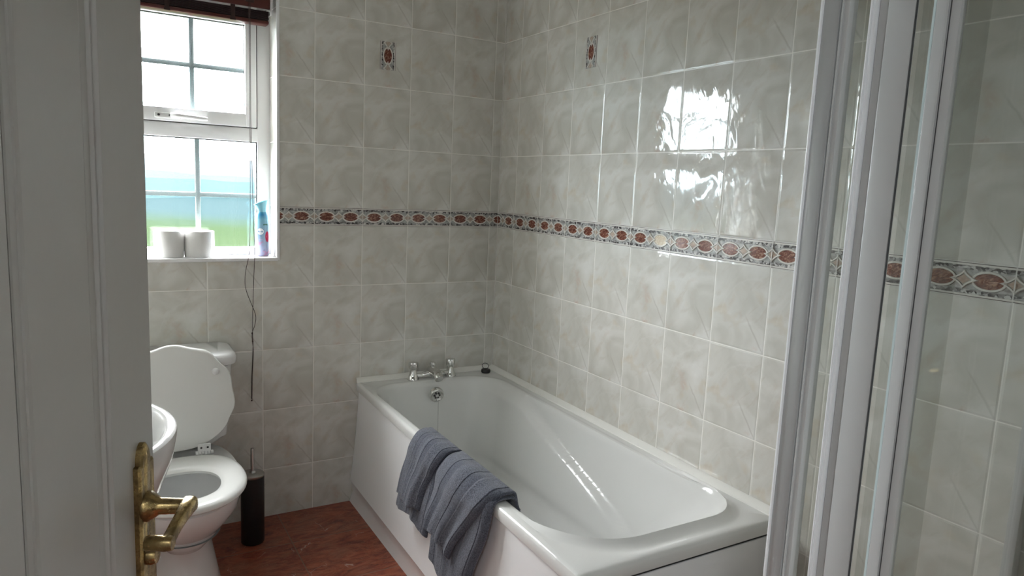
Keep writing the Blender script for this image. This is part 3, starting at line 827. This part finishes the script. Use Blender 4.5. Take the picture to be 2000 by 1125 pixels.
# ------------------------------------------------------------------ towels
def towel(lab, top, layers, seed):
    """top = (y_left, y_right) over the rim; layers = [(y_l, y_r, z bottom function, stand-off)]"""
    rnd = random.Random(seed)
    t = thing('towel', lab, 'towel', (-.69, (top[0]+top[1])/2, rz(top[0])), 'grey towels hung over the bath rim')
    for li, (yl, yr, zbot, off, zin, wsc) in enumerate(layers):
        NW, NL = 44, 60; bm = bmesh.new(); uv = bm.loops.layers.uv.verify(); G = []
        ph = [rnd.uniform(0, 6.28) for _ in range(6)]
        for i in range(NW+1):
            w_ = i/NW; row = []
            zb = zbot(w_)
            yt = lerp(top[0], top[1], w_); zr = rz(yt); xo = outer_x(yt)
            bow = math.sin(PI*w_)
            prof = [(-.596, zin), (-.604, zr-.028), (-.618, zr+.006+off), (-.640, zr+.011+off), (xo+.016, zr+.012+off), (xo-.005, zr+.004+off*.8), (xo-.015-off, zr-.024), (xo-.020-off, zr-.070), (xo-.034-off, lerp(zr-.07, zb, .5)), (xo-.046-off, zb)]
            sp = spline([Vector((a, 0, b)) for a, b in prof], 12)
            # resample by length
            L = [0]
            for a, b in zip(sp, sp[1:]): L.append(L[-1]+(b-a).length)
            for j in range(NL+1):
                l_ = j/NL*L[-1]; k = 0
                while k < len(L)-2 and L[k+1] < l_: k += 1
                p = sp[k].lerp(sp[k+1], (l_-L[k])/max(1e-9, L[k+1]-L[k]))
                hang = smst(l_/L[-1], .30, 1.); arch = smst(l_/L[-1], .08, .35)
                y = lerp(yt, lerp(yl, yr, w_), hang)
                rip = .0065*math.sin(w_*7.5+ph[0]+hang*1.2)+.0032*math.sin(w_*17+ph[1]-hang*2)+.002*math.sin(w_*31+ph[2])
                dx = -(rip+.010)*wsc*(.35+.65*hang)*arch - .010*bow*arch
                dz = (.012*bow+.35*rip)*arch*(1-smst(l_/L[-1], .4, .55))
                edge = smst(abs(w_-.5), .43, .5)
                x = p.x+dx+edge*.010*arch; z = p.z+dz-edge*.004*arch
                y += .004*math.sin(hang*6+ph[3])
                row.append(bm.verts.new((x, y, z)))
            G.append(row)
        for i in range(NW):
            for j in range(NL):
                f = bm.faces.new((G[i][j], G[i+1][j], G[i+1][j+1], G[i][j+1]))
                for lp, (a, b) in zip(f.loops, ((i, j), (i+1, j), (i+1, j+1), (i, j+1))): lp[uv].uv = (a/NW*(1.25 if li else 1.)+.1*li, b/NL)
        o = part('folded_layer', bm, mt['towel'], t)
        s = o.modifiers.new('Solidify', 'SOLIDIFY'); s.thickness = .009; s.offset = 0
        b = o.modifiers.new('Subdivision', 'SUBSURF'); b.levels = 1; b.render_levels = 1
def zb(pts):
    def f(w_):
        for (a, za), (b, zb_) in zip(pts, pts[1:]):
            if w_ <= b: return lerp(za, zb_, smst(w_, a, b))
        return pts[-1][1]
    return f
towel('slate grey towel draped over the bath rim, nearer the taps', (-.700, -.930),
      [(-.690, -.870, zb([(0, .338), (1, .345)]), .013, .49, 1.), (-.655, -.925, zb([(0, .275), (.6, .290), (1, .275)]), .0, .48, .8)], 3)
towel('slate grey towel draped over the bath rim, nearer the shower', (-.935, -1.265),
      [(-.925, -1.115, zb([(0, .350), (.5, .342), (1, .305)]), .015, .49, 1.1), (-.955, -1.190, zb([(0, .235), (.4, .20), (1, .17)]), .0, .47, .8)], 5)

# ------------------------------------------------------------------ toilet
TX = -1.387
def egg(cx, y0, y1, hw, z, n=56, back=.6, flat=0.):
    """outline with a rounder front (y0, near) and squarer back (y1)"""
    cy = y1-(y1-y0)*.46; o = []
    for k in range(n):
        a = 2*PI*k/n; c, s = math.cos(a), math.sin(a)
        if s < 0: x = hw*abs(c)**.95*(1 if c > 0 else -1); y = cy+(cy-y0)*s*-1*-1
        else:
            e = back; x = hw*abs(c)**e*(1 if c > 0 else -1); y = cy+(y1-cy)*abs(s)**(.85)
        o.append((cx+x, y, z))
    return o
def toilet():
    t = thing('toilet', 'white close-coupled toilet with its shell-edged lid raised', 'toilet', (TX, -.38, 0))
    bm = bmesh.new()
    prof = [(.000, .118, -.585, -.16), (.012, .122, -.59, -.155), (.06, .112, -.575, -.16), (.13, .100, -.555, -.16), (.19, .098, -.555, -.155), (.225, .112, -.58, -.14),
            (.262, .146, -.625, -.12), (.30, .170, -.668, -.10), (.334, .184, -.700, -.09), (.366, .189, -.714, -.085), (.384, .190, -.717, -.083), (.390, .186, -.712, -.088)]
    rings = [egg(TX, y0, y1, hw, z) for z, hw, y0, y1 in prof]
    rings += [egg(TX, -.680, -.33, .150, .390), egg(TX, -.670, -.345, .140, .382), egg(TX, -.655, -.36, .128, .33), egg(TX, -.62, -.40, .10, .25), egg(TX, -.57, -.43, .06, .20), egg(TX, -.54, -.46, .02, .195)]
    loft(bm, rings, True, True); part('pan', bm, mt['ceramic'], t)
    bm = bmesh.new(); rr = [egg(TX, -.63, -.385, .108, .252), egg(TX, -.628, -.387, .106, .2525)]
    R = loft(bm, rr[:1]); bm.faces.new(R[0]); part('water', bm, simple('still_water', (.25, .27, .27), .03), t)
    # side foot with its fixing hole
    bm = bmesh.new(); bmesh.ops.create_uvsphere(bm, u_segments=24, v_segments=16, radius=1, matrix=Matrix.Translation((-1.470, -.400, .075)) @ Matrix.Diagonal((.028, .06, .085, 1)))
    lug = part('fixing_lug', bm, mt['ceramic'], t)
    bm = bmesh.new(); bmesh.ops.create_uvsphere(bm, u_segments=12, v_segments=8, radius=1, matrix=Matrix.Translation((-1.466, -.456, .060)) @ Matrix.Diagonal((.007, .004, .0035, 1)))
    part('screw_hole', bm, mt['gasket'], lug)
    # seat ring
    zs = .394; o_ = (-.728, -.288, .190); i_ = (-.642, -.405, .109)
    def ring(d_, dd, z): return egg(TX, o_[0]+d_, o_[1]-d_*.6, o_[2]-d_, z, back=.62)
    def hole(d_, z): return egg(TX, i_[0]-d_, i_[1]+d_, i_[2]+d_, z, back=.8)
    bm = bmesh.new()
    rr = [ring(.006, 0, zs), ring(0, 0, zs+.006), ring(0, 0, zs+.013), ring(.005, 0, zs+.020), ring(.016, 0, zs+.0245), ring(.03, 0, zs+.0255), hole(.022, zs+.0235), hole(.008, zs+.019), hole(0, zs+.012), hole(.002, zs+.003), hole(.006, zs)]
    R = loft(bm, rr)
    for k in range(len(R[0])): 
        n = len(R[0]); bm.faces.new((R[-1][k], R[-1][(k+1) % n], R[0][(k+1) % n], R[0][k]))
    part('seat', bm, mt['seat'], t)
    # raised lid: shell-like wavy outline, leaning back a little
    bm = bmesh.new(); pts = []
    base = Vector((TX, -.268, .410)); lean = math.radians(-9)
    n = 120
    def lid_pt(a):
        c, s = math.cos(a), math.sin(a)
        cy = .195; hw, ht, hb = .196, .190, .175
        if s > 0: x = hw*math.copysign(abs(c)**.92, c); y = cy+ht*abs(s)**.95
        else: x = hw*math.copysign(abs(c)**.80, c)*(1-.10*abs(s)**3); y = cy-hb*abs(s)**.9
        k = 1+.018*math.cos(11*(a-PI/2))*smst(s, -.75, -.3)
        return x*k, cy+(y-cy)*k
    front, backp = [], []
    for k in range(n):
        x, y = lid_pt(2*PI*k/n); front.append((x, y))
    cy = .195
    def P3(x, h, d_):    # h up the lid, d_ towards the room
        return (base.x+x, base.y - d_*math.cos(lean) - h*math.sin(lean), base.z + h*math.cos(lean) - d_*math.sin(lean)*-1)
    def sh(f_, d_): return [P3(x*f_, cy+(y-cy)*f_, d_) for x, y in front]
    lean = -lean*-1
    R = loft(bm, [sh(.96, -.009), sh(.99, -.008), sh(1, -.003), sh(1, .003), sh(.985, .008), sh(.95, .0095)], True, True)
    lid = part('lid', bm, mt['seat'], t, 'raised lid with a wavy shell-like edge')
    for x in (.135, -.135):
        bm = bmesh.new(); c = P3(x, .290, .014)
        bmesh.ops.create_uvsphere(bm, u_segments=20, v_segments=12, radius=1, matrix=Matrix.Translation(c) @ Matrix.Diagonal((.0125, .008, .0125, 1)))
        part('bumper', bm, mt['plastic'], lid)
    for x in (.088, -.088):
        bm = bmesh.new(); xx = TX+x
        box(bm, xx-.021, xx+.021, -.292, -.283, .424, .452, .002)
        for k in range(6): lathe(bm, [(0, 0), (.0075, 0), (.0075, .0080), (0, .0080)], (xx-.0285+.0098*k, -.289, .4205), 'X', 14)
        hg = part('hinge', bm, mt['plastic'], t)
        bm = bmesh.new()
        for dx in (-.0105, .0105): lathe(bm, [(0, 0), (.0036, 0), (.0032, .002), (0, .002)], (xx+dx, -.2945, .440), 'Y', 12)
        part('hinge_screw', bm, mt['gasket'], hg)
    # cistern and its lid
    def rr2(x0, x1, y0, y1, r, z): return [(x, y, z) for x, y in rrect(x0, x1, y0, y1, r, r, .012, .012, 8, 8)]
    bm = bmesh.new()
    loft(bm, [rr2(TX-.150, TX+.150, -.165, -.006, .05, .40), rr2(TX-.185, TX+.185, -.185, -.006, .055, .43), rr2(TX-.197, TX+.197, -.192, -.006, .055, .60), rr2(TX-.203, TX+.203, -.195, -.006, .055, .700)], True, True)
    part('cistern', bm, mt['ceramic'], t)
    bm = bmesh.new()
    a = lambda i, z: rr2(TX-.218+i, TX+.218-i, -.212+i, -.004, .06-i*.5, z)
    loft(bm, [a(.014, .700), a(.002, .706), a(0, .716), a(0, .730), a(.004, .740), a(.014, .746), a(.04, .749)], True, True)
    part('cistern_lid', bm, mt['ceramic'], t)
toilet()

def brush():
    x, y, r = -1.121, -.185, .0425
    t = thing('toilet_brush', 'black toilet brush holder with steel handle beside the toilet', 'toilet brush', (x, y, 0))
    bm = bmesh.new(); lathe(bm, [(0, 0), (r-.002, 0), (r, .003), (r, .262), (r-.003, .262), (r-.003, .02), (0, .02)], (x, y, 0), n=48); part('holder', bm, mt['black'], t)
    bm = bmesh.new(); lathe(bm, [(0, .262), (r-.001, .262), (r+.0005, .264), (r+.0005, .271), (r-.006, .276), (.012, .277), (.009, .285), (0, .285)], (x, y, 0), n=48); part('holder_lid', bm, mt['steel'], t)
    bm = bmesh.new(); lathe(bm, [(0, .28), (.0065, .28), (.0065, .368), (.0055, .372), (0, .372)], (x, y, 0), n=20); part('handle', bm, mt['steel'], t)
brush()

# ------------------------------------------------------------------ wash basin on its pedestal by the left wall
def basin():
    cx, cy, zr = XL+.225, -1.205, .825; dz = .022
    t = thing('wash_basin', 'white oval wash basin on a pedestal, half hidden behind the door', 'basin', (cx, cy, 0))
    def ov(fx, fy, z, dx=0.):
        o = []
        for k in range(64):
            a = 2*PI*k/64; c, s = math.cos(a), math.sin(a)
            x = cx+dx+fx*c if c > 0 else max(cx+dx+fx*1.35*math.copysign(abs(c)**.5, c)*.9, XL+.002)
            o.append((x, cy+fy*s, z+dz))
        return o
    bm = bmesh.new()
    rings = [ov(.05, .06, .615, -.03), ov(.085, .10, .625, -.02), ov(.14, .17, .655, -.01), ov(.185, .225, .705), ov(.206, .252, .765), ov(.214, .265, .815), ov(.213, .264, .823), ov(.207, .258, .827), ov(.196, .247, .826), ov(.188, .239, .818), ov(.176, .226, .78), ov(.145, .19, .735), ov(.09, .12, .70), ov(.03, .04, .69)]
    loft(bm, rings, True, True); part('bowl', bm, mt['ceramic'], t)
    bm = bmesh.new()
    loft(bm, [[(cx-.05+rx*math.cos(a), cy+ry*math.sin(a), z) for a in [2*PI*k/40 for k in range(40)]] for z, rx, ry in ((0, .10, .11), (.03, .095, .105), (.12, .075, .08), (.4, .07, .075), (.60, .085, .095), (.66, .10, .115))], True, True)
    part('pedestal', bm, mt['ceramic'], t)
    bm = bmesh.new(); lathe(bm, [(0, 0), (.022, 0), (.022, .003), (.012, .001), (0, 0)], (cx, cy, .713), n=24); part('drain', bm, mt['chrome'], t)
    for yy in (-.10, .10):
        bm = bmesh.new(); lathe(bm, [(0, 0), (.022, 0), (.018, .03), (.014, .045), (.019, .05), (.019, .075), (0, .078)], (XL+.055, cy+yy, .848), n=24)
        tube(bm, spline([(XL+.055, cy+yy, .877), (XL+.10, cy+yy, .890), (XL+.135, cy+yy, .872)], 5), .010, 14); part('tap', bm, mt['chrome'], t)
basin()

# ------------------------------------------------------------------ door, opened into the room
def door():
    al = math.radians(24.4); E = Vector((-1.549, -1.954)); dv = Vector((-math.sin(al), -math.cos(al))); nn = Vector((math.cos(al), -math.sin(al)))
    Wd, Td, Hd = .838, .040, 1.985; z00 = .008
    hinge = E+dv*Wd
    g = bpy.data.objects.new('door_1', None); C.objects.link(g); g.location = (hinge.x, hinge.y, z00)
    g['kind'] = 'structure'; g['label'] = 'white panelled door with brass lever handle, open in the left foreground'; g['category'] = 'door'
    def P(s, off, z): v = E+dv*s+nn*off; return Vector((v.x, v.y, z))
    bm = bmesh.new()
    def sbox(s0, s1, o0, o1, z0, z1, bev=0):
        r = box(bm, s0, s1, o0, o1, z0, z1, bev)
    # door slab with stepped panel mouldings on both faces
    def face_panels(sign, o_face):
        cols = [(.104, .262), (.340, .498), (.576, .734)]; rows = [(.235, .70), (.82, 1.86)]
        return [(a, b, c, d) for a, b in cols for c, d in rows]
    sbox(0, Wd, -Td+.006, -.006, z00, Hd)
    for o0, o1 in ((-.0061, 0), (-Td, -Td+.0061)):
        for a, b in ((0, .104), (.262, .340), (.498, .576), (.734, Wd)): sbox(a, b, o0, o1, z00, Hd, .0012)
        for c, d in ((z00, .235), (.70, .82), (1.86, Hd)):
            for a, b in ((.103, .263), (.339, .499), (.575, .735)): sbox(a, b, o0+.0002, o1-.0002, c, d, .0008)
    for (a, b, c, d) in face_panels(1, 0):
        for sg, of in ((1, 0.), (-1, -Td)):
            # ovolo moulding frame and raised field, as nested bevelled slabs
            lv = [(0.0, .000), (.003, -.0055), (.008, -.0025), (.012, -.0090), (.017, -.0060), (.020, -.0090), (.024, -.0045), (.028, -.0035)]
            R = []
            for ins, dep in lv:
                o = of+dep*sg if sg > 0 else of-dep
                R.append([(a+ins, o, c+ins), (b-ins, o, c+ins), (b-ins, o, d-ins), (a+ins, o, d-ins)])
            loft(bm, R, False, True)
    for v in bm.verts: v.co = P(v.co.x, v.co.y, v.co.z)
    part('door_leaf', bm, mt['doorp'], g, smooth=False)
    # handle plate: long backplate with stepped, arched ends
    def poly_prism(outline, o0, o1, bevel=.0025):
        bm = bmesh.new(); cx_ = sum(p[0] for p in outline)/len(outline); cz_ = sum(p[1] for p in outline)/len(outline)
        def sc(d_): return [(p[0]+(cx_-p[0])/max(abs(cx_-p[0]), 1e-6)*min(d_, abs(cx_-p[0])), p[1]+(cz_-p[1])/max(abs(cz_-p[1]), 1e-6)*min(d_, abs(cz_-p[1]))) for p in outline]
        A = sc(bevel)
        loft(bm, [[P(s, o0, z) for s, z in outline], [P(s, o1-bevel, z) for s, z in outline], [P(s, o1, z) for s, z in A]], True, True)
        return bm
    s0, s1, sc_, zt, zb_ = .017, .057, .038, 1.059, .850
    def arch(z, sgn, h=.024, hw=.0135):
        return [(sc_+hw*math.cos(a)*1.0, z+sgn*h*math.sin(a)) for a in [PI*k/12 for k in range(13)]]
    top = arch(zt, 1); bot = arch(zb_, -1)
    outline = [(s1, zb_), (s1, zt)]+[(s1-.004, zt+.001)]+top+[(s0+.004, zt+.001), (s0, zt), (s0, zb_), (s0+.004, zb_-.001)]+bot[::-1]+[(s1-.004, zb_-.001)]
    plate = part('handle_plate', poly_prism(outline, 0, .0075), mt['brass'], g, 'long brass handle plate')
    zn = 1.008
    axm = Matrix((( dv.x, 0, nn.x), (dv.y, 0, nn.y), (0, 1, 0))).to_3x3()
    bm = bmesh.new(); lathe(bm, [(0, .006), (.0175, .006), (.0175, .010), (.0135, .016), (.0105, .020), (.0095, .022), (.0088, .050), (.0088, .0560), (0, .0560)], P(.040, 0, zn), axm, 28)
    part('handle_neck', bm, mt['brass'], g)
    bm = bmesh.new()
    pts = spline([P(.034, .0525, zn+.0005), P(.055, .0535, zn+.001), (P(.078, .052, zn-.005)), P(.098, .0505, zn-.012), P(.104, .048, zn-.013)], 6)
    secs = []
    for k, p in enumerate(pts):
        q = k/(len(pts)-1); hh = lerp(.0090, .0085, q); ww = lerp(.0085, .0055, smst(q, 0, .5))
        N_ = Vector((nn.x, nn.y, 0)); 
        secs.append([p+N_*(ww*math.copysign(abs(math.cos(a))**.6, math.cos(a)))+Vector((0, 0, hh*math.copysign(abs(math.sin(a))**.6, math.sin(a)))) for a in [2*PI*j/20 for j in range(20)]])
    loft(bm, secs, True, True)
    lever = part('lever', bm, mt['brass'], g, 'brass lever, its end turned back to the door')
    bm = bmesh.new(); lathe(bm, [(0, .029), (.0075, .029), (.0085, .031), (.0085, .054), (.0075, .057), (0, .057)], P(.101, 0, zn-.013), axm, 24)
    part('lever_return', bm, mt['brass'], g)
    bm = bmesh.new(); lathe(bm, [(0, .006), (.0105, .006), (.0105, .012), (.009, .017), (0, .018)], P(.040, 0, .948), axm, 24); box_ = None
    part('bathroom_bolt', bm, mt['brass'], g)
door()
# door lining
bm = bmesh.new()
box(bm, DX0-.0, DX0+.012, -2.84, -2.70, 0, DZ, .002); box(bm, DX1-.03, DX1+.004, -2.85, -2.71, 0, DZ+.03, .002); box(bm, DX0, DX1-.028, -2.85, -2.71, DZ-.0, DZ+.03, .002)
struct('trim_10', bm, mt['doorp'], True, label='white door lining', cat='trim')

# ------------------------------------------------------------------ shower
def shower():
    sx, sy = -.750, -2.215; z0, z1 = .15, 2.0
    tr = thing('shower_tray', 'white shower tray in the corner past the foot of the bath', 'shower tray', (-.39, -2.6, 0))
    bm = bmesh.new()
    rr = lambda i, z, r: [(x, y, z) for x, y in rrect(-.795+i, -.003-i*.2, YF+.004+i*.2, -2.185-i, r, r, r, r, 6, 6)]
    loft(bm, [rr(0, 0, .01), rr(0, .145, .01), rr(.004, .15, .012), rr(.05, .15, .03), rr(.06, .125, .04), rr(.12, .115, .05)], True, True)
    part('tray', bm, mt['acrylic'], tr)
    bm = bmesh.new(); lathe(bm, [(0, 0), (.045, 0), (.042, .004), (0, .005)], (-.4, -2.6, .1145), n=28); part('drain_cover', bm, mt['chrome'], tr)
    t = thing('shower_enclosure', 'framed glass shower enclosure with white profiles at the right', 'shower enclosure', (sx, sy, z0))
    # corner post
    bm = bmesh.new(); box(bm, sx-.004, sx+.022, sy-.018, sy+.010, z0, z1, .003)
    part('corner_post', bm, mt['alu'], t)
    bm = bmesh.new()
    box(bm, sx-.0065, sx-.0035, sy+.0060, sy+.0105, z0, z1, .001)
    part('post_edge', bm, mt['bright'], t, 'bright polished edge')
    bm = bmesh.new(); box(bm, sx-.003, sx+.016, sy-.031, sy-.0185, z0, z1, .003); box(bm, sx-.0055, sx-.003, sy-.0235, sy-.0215, z0, z1, 0)
    part('glazing_channel', bm, mt['alu2'], t)
    # front, parallel to the right wall: fixed light, stile, sliding door
    def yy(d_): return -2.853+d_
    a0, a1 = yy(.578), yy(.5165)       # fixed stile  (near the corner)
    bm = bmesh.new(); box(bm, sx-.001, sx+.014, a1+.012, a0-.011, z0+.03, z1-.03, .002); box(bm, sx-.007, sx+.000, a1, a0-.026, z0+.03, z1-.03, .002)
    part('fixed_stile', bm, mt['alu2'], t)
    bm = bmesh.new(); box(bm, sx-.007, sx+.018, a0-.0105, a0-.004, z0+.03, z1-.03, .002); box(bm, sx-.010, sx-.0065, a0-.0075, a0-.0045, z0+.03, z1-.03, .001)
    part('stile_edge', bm, mt['bright'], t, 'bright polished edge')
    bm = bmesh.new(); box(bm, sx-.0070, sx-.0052, a1-.0016, a1-.0002, z0+.03, z1-.03)
    part('seal', bm, mt['gasket'], t, 'dark rubber seal')
    b0, b1 = yy(.492), yy(.463)
    xd = sx-.003
    bm = bmesh.new(); box(bm, xd-.006, xd+.006, b1, b0, z0+.035, z1-.035, .002); box(bm, xd-.0085, xd-.0055, b0-.0165, b0-.0150, z0+.035, z1-.035)
    part('door_stile', bm, mt['alu2'], t)
    bm = bmesh.new(); box(bm, xd-.004, xd+.004, b0+.0005, b0+.0035, z0+.035, z1-.075)
    part('door_seal', bm, simple('pale_translucent_seal', (.62, .72, .72), .25), t, 'pale plastic seal strip')
    bm = bmesh.new(); box(bm, xd-.0068, xd-.0058, b1+.0105, b1+.0113, z0+.035, z1-.035)
    part('door_joint', bm, mt['gasket'], t, 'hairline joint')
    # glass
    def pane(x0, x1, y0, y1, nm='glass_panel'):
        part(nm, obox(x0, x1, y0, y1, z0+.03, z1-.03), mt['shower_glass'], t, 'clear glass', smooth=False)
    pane(sx+.006, sx+.011, a0-.004, sy-.031); pane(sx+.008, sx+.013, b0-.05, a1)
    pane(xd, xd+.005, YF+.03, b1)
    pane(sx+.022, -.028, sy-.007, sy-.002)
    # rails and wall profiles
    for z in (z0, z1-.035):
        part('front_rail', obox(sx-.008, sx+.024, YF+.002, sy-.018, z, z+.035, .003), mt['alu2'], t)
        part('side_rail', obox(sx+.022, -.003, sy-.018, sy+.008, z, z+.035, .003), mt['alu2'], t)
    bm = bmesh.new(); box(bm, -.030, -.0045, sy-.016, sy+.006, z0+.035, z1-.035, .002); part('wall_profile', bm, mt['alu2'], t)
    bm = bmesh.new(); box(bm, sx-.006, sx+.022, YF+.0035, YF+.030, z0+.035, z1-.035, .002); part('wall_profile', bm, mt['alu2'], t)
shower()

# ------------------------------------------------------------------ outdoors seen through the obscured glass
def outdoors():
    M = Mat('rough_grass', rough=1., spec=0.); x, y, z = M.xyz(M.coord()); n = M.noise(M.coord(), .6, 4)
    far = (y+x*.3+n*8).ss(26., 44.)  # mask for the far grass, its blue distance haze put into the colour
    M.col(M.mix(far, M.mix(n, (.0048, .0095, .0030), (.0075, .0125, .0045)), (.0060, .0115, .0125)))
    bm = bmesh.new(); r = bmesh.ops.create_grid(bm, x_segments=40, y_segments=40, size=1)
    for v in bm.verts:
        v.co = Vector((v.co.x*60, 30.3+v.co.y*30, -.5)); v.co.z += .25*math.sin(v.co.x*.2)*math.sin(v.co.y*.15)
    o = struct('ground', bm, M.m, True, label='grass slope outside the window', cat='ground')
    # receding ridges, distance haze put into their paler base colours
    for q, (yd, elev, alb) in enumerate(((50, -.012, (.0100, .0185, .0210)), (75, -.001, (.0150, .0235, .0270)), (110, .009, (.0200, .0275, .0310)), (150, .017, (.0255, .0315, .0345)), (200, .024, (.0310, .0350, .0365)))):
        M = Mat('haze_tinted_ridge', rough=1., spec=0.); n = M.noise(M.coord(), 12/yd, 5)
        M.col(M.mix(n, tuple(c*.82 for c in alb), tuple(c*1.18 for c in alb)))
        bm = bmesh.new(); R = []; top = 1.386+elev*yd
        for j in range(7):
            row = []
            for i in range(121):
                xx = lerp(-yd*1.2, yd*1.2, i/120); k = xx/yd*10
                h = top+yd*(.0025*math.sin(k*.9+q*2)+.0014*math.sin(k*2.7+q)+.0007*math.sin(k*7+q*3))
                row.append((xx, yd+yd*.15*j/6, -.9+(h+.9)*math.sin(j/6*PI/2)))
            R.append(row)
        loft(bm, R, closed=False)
        struct('hill', bm, M.m, True, label=('nearest blue-green', 'second', 'middle pale', 'paler fourth', 'farthest, palest')[q]+' haze-tinted ridge beyond the grass', cat='hill')
outdoors()
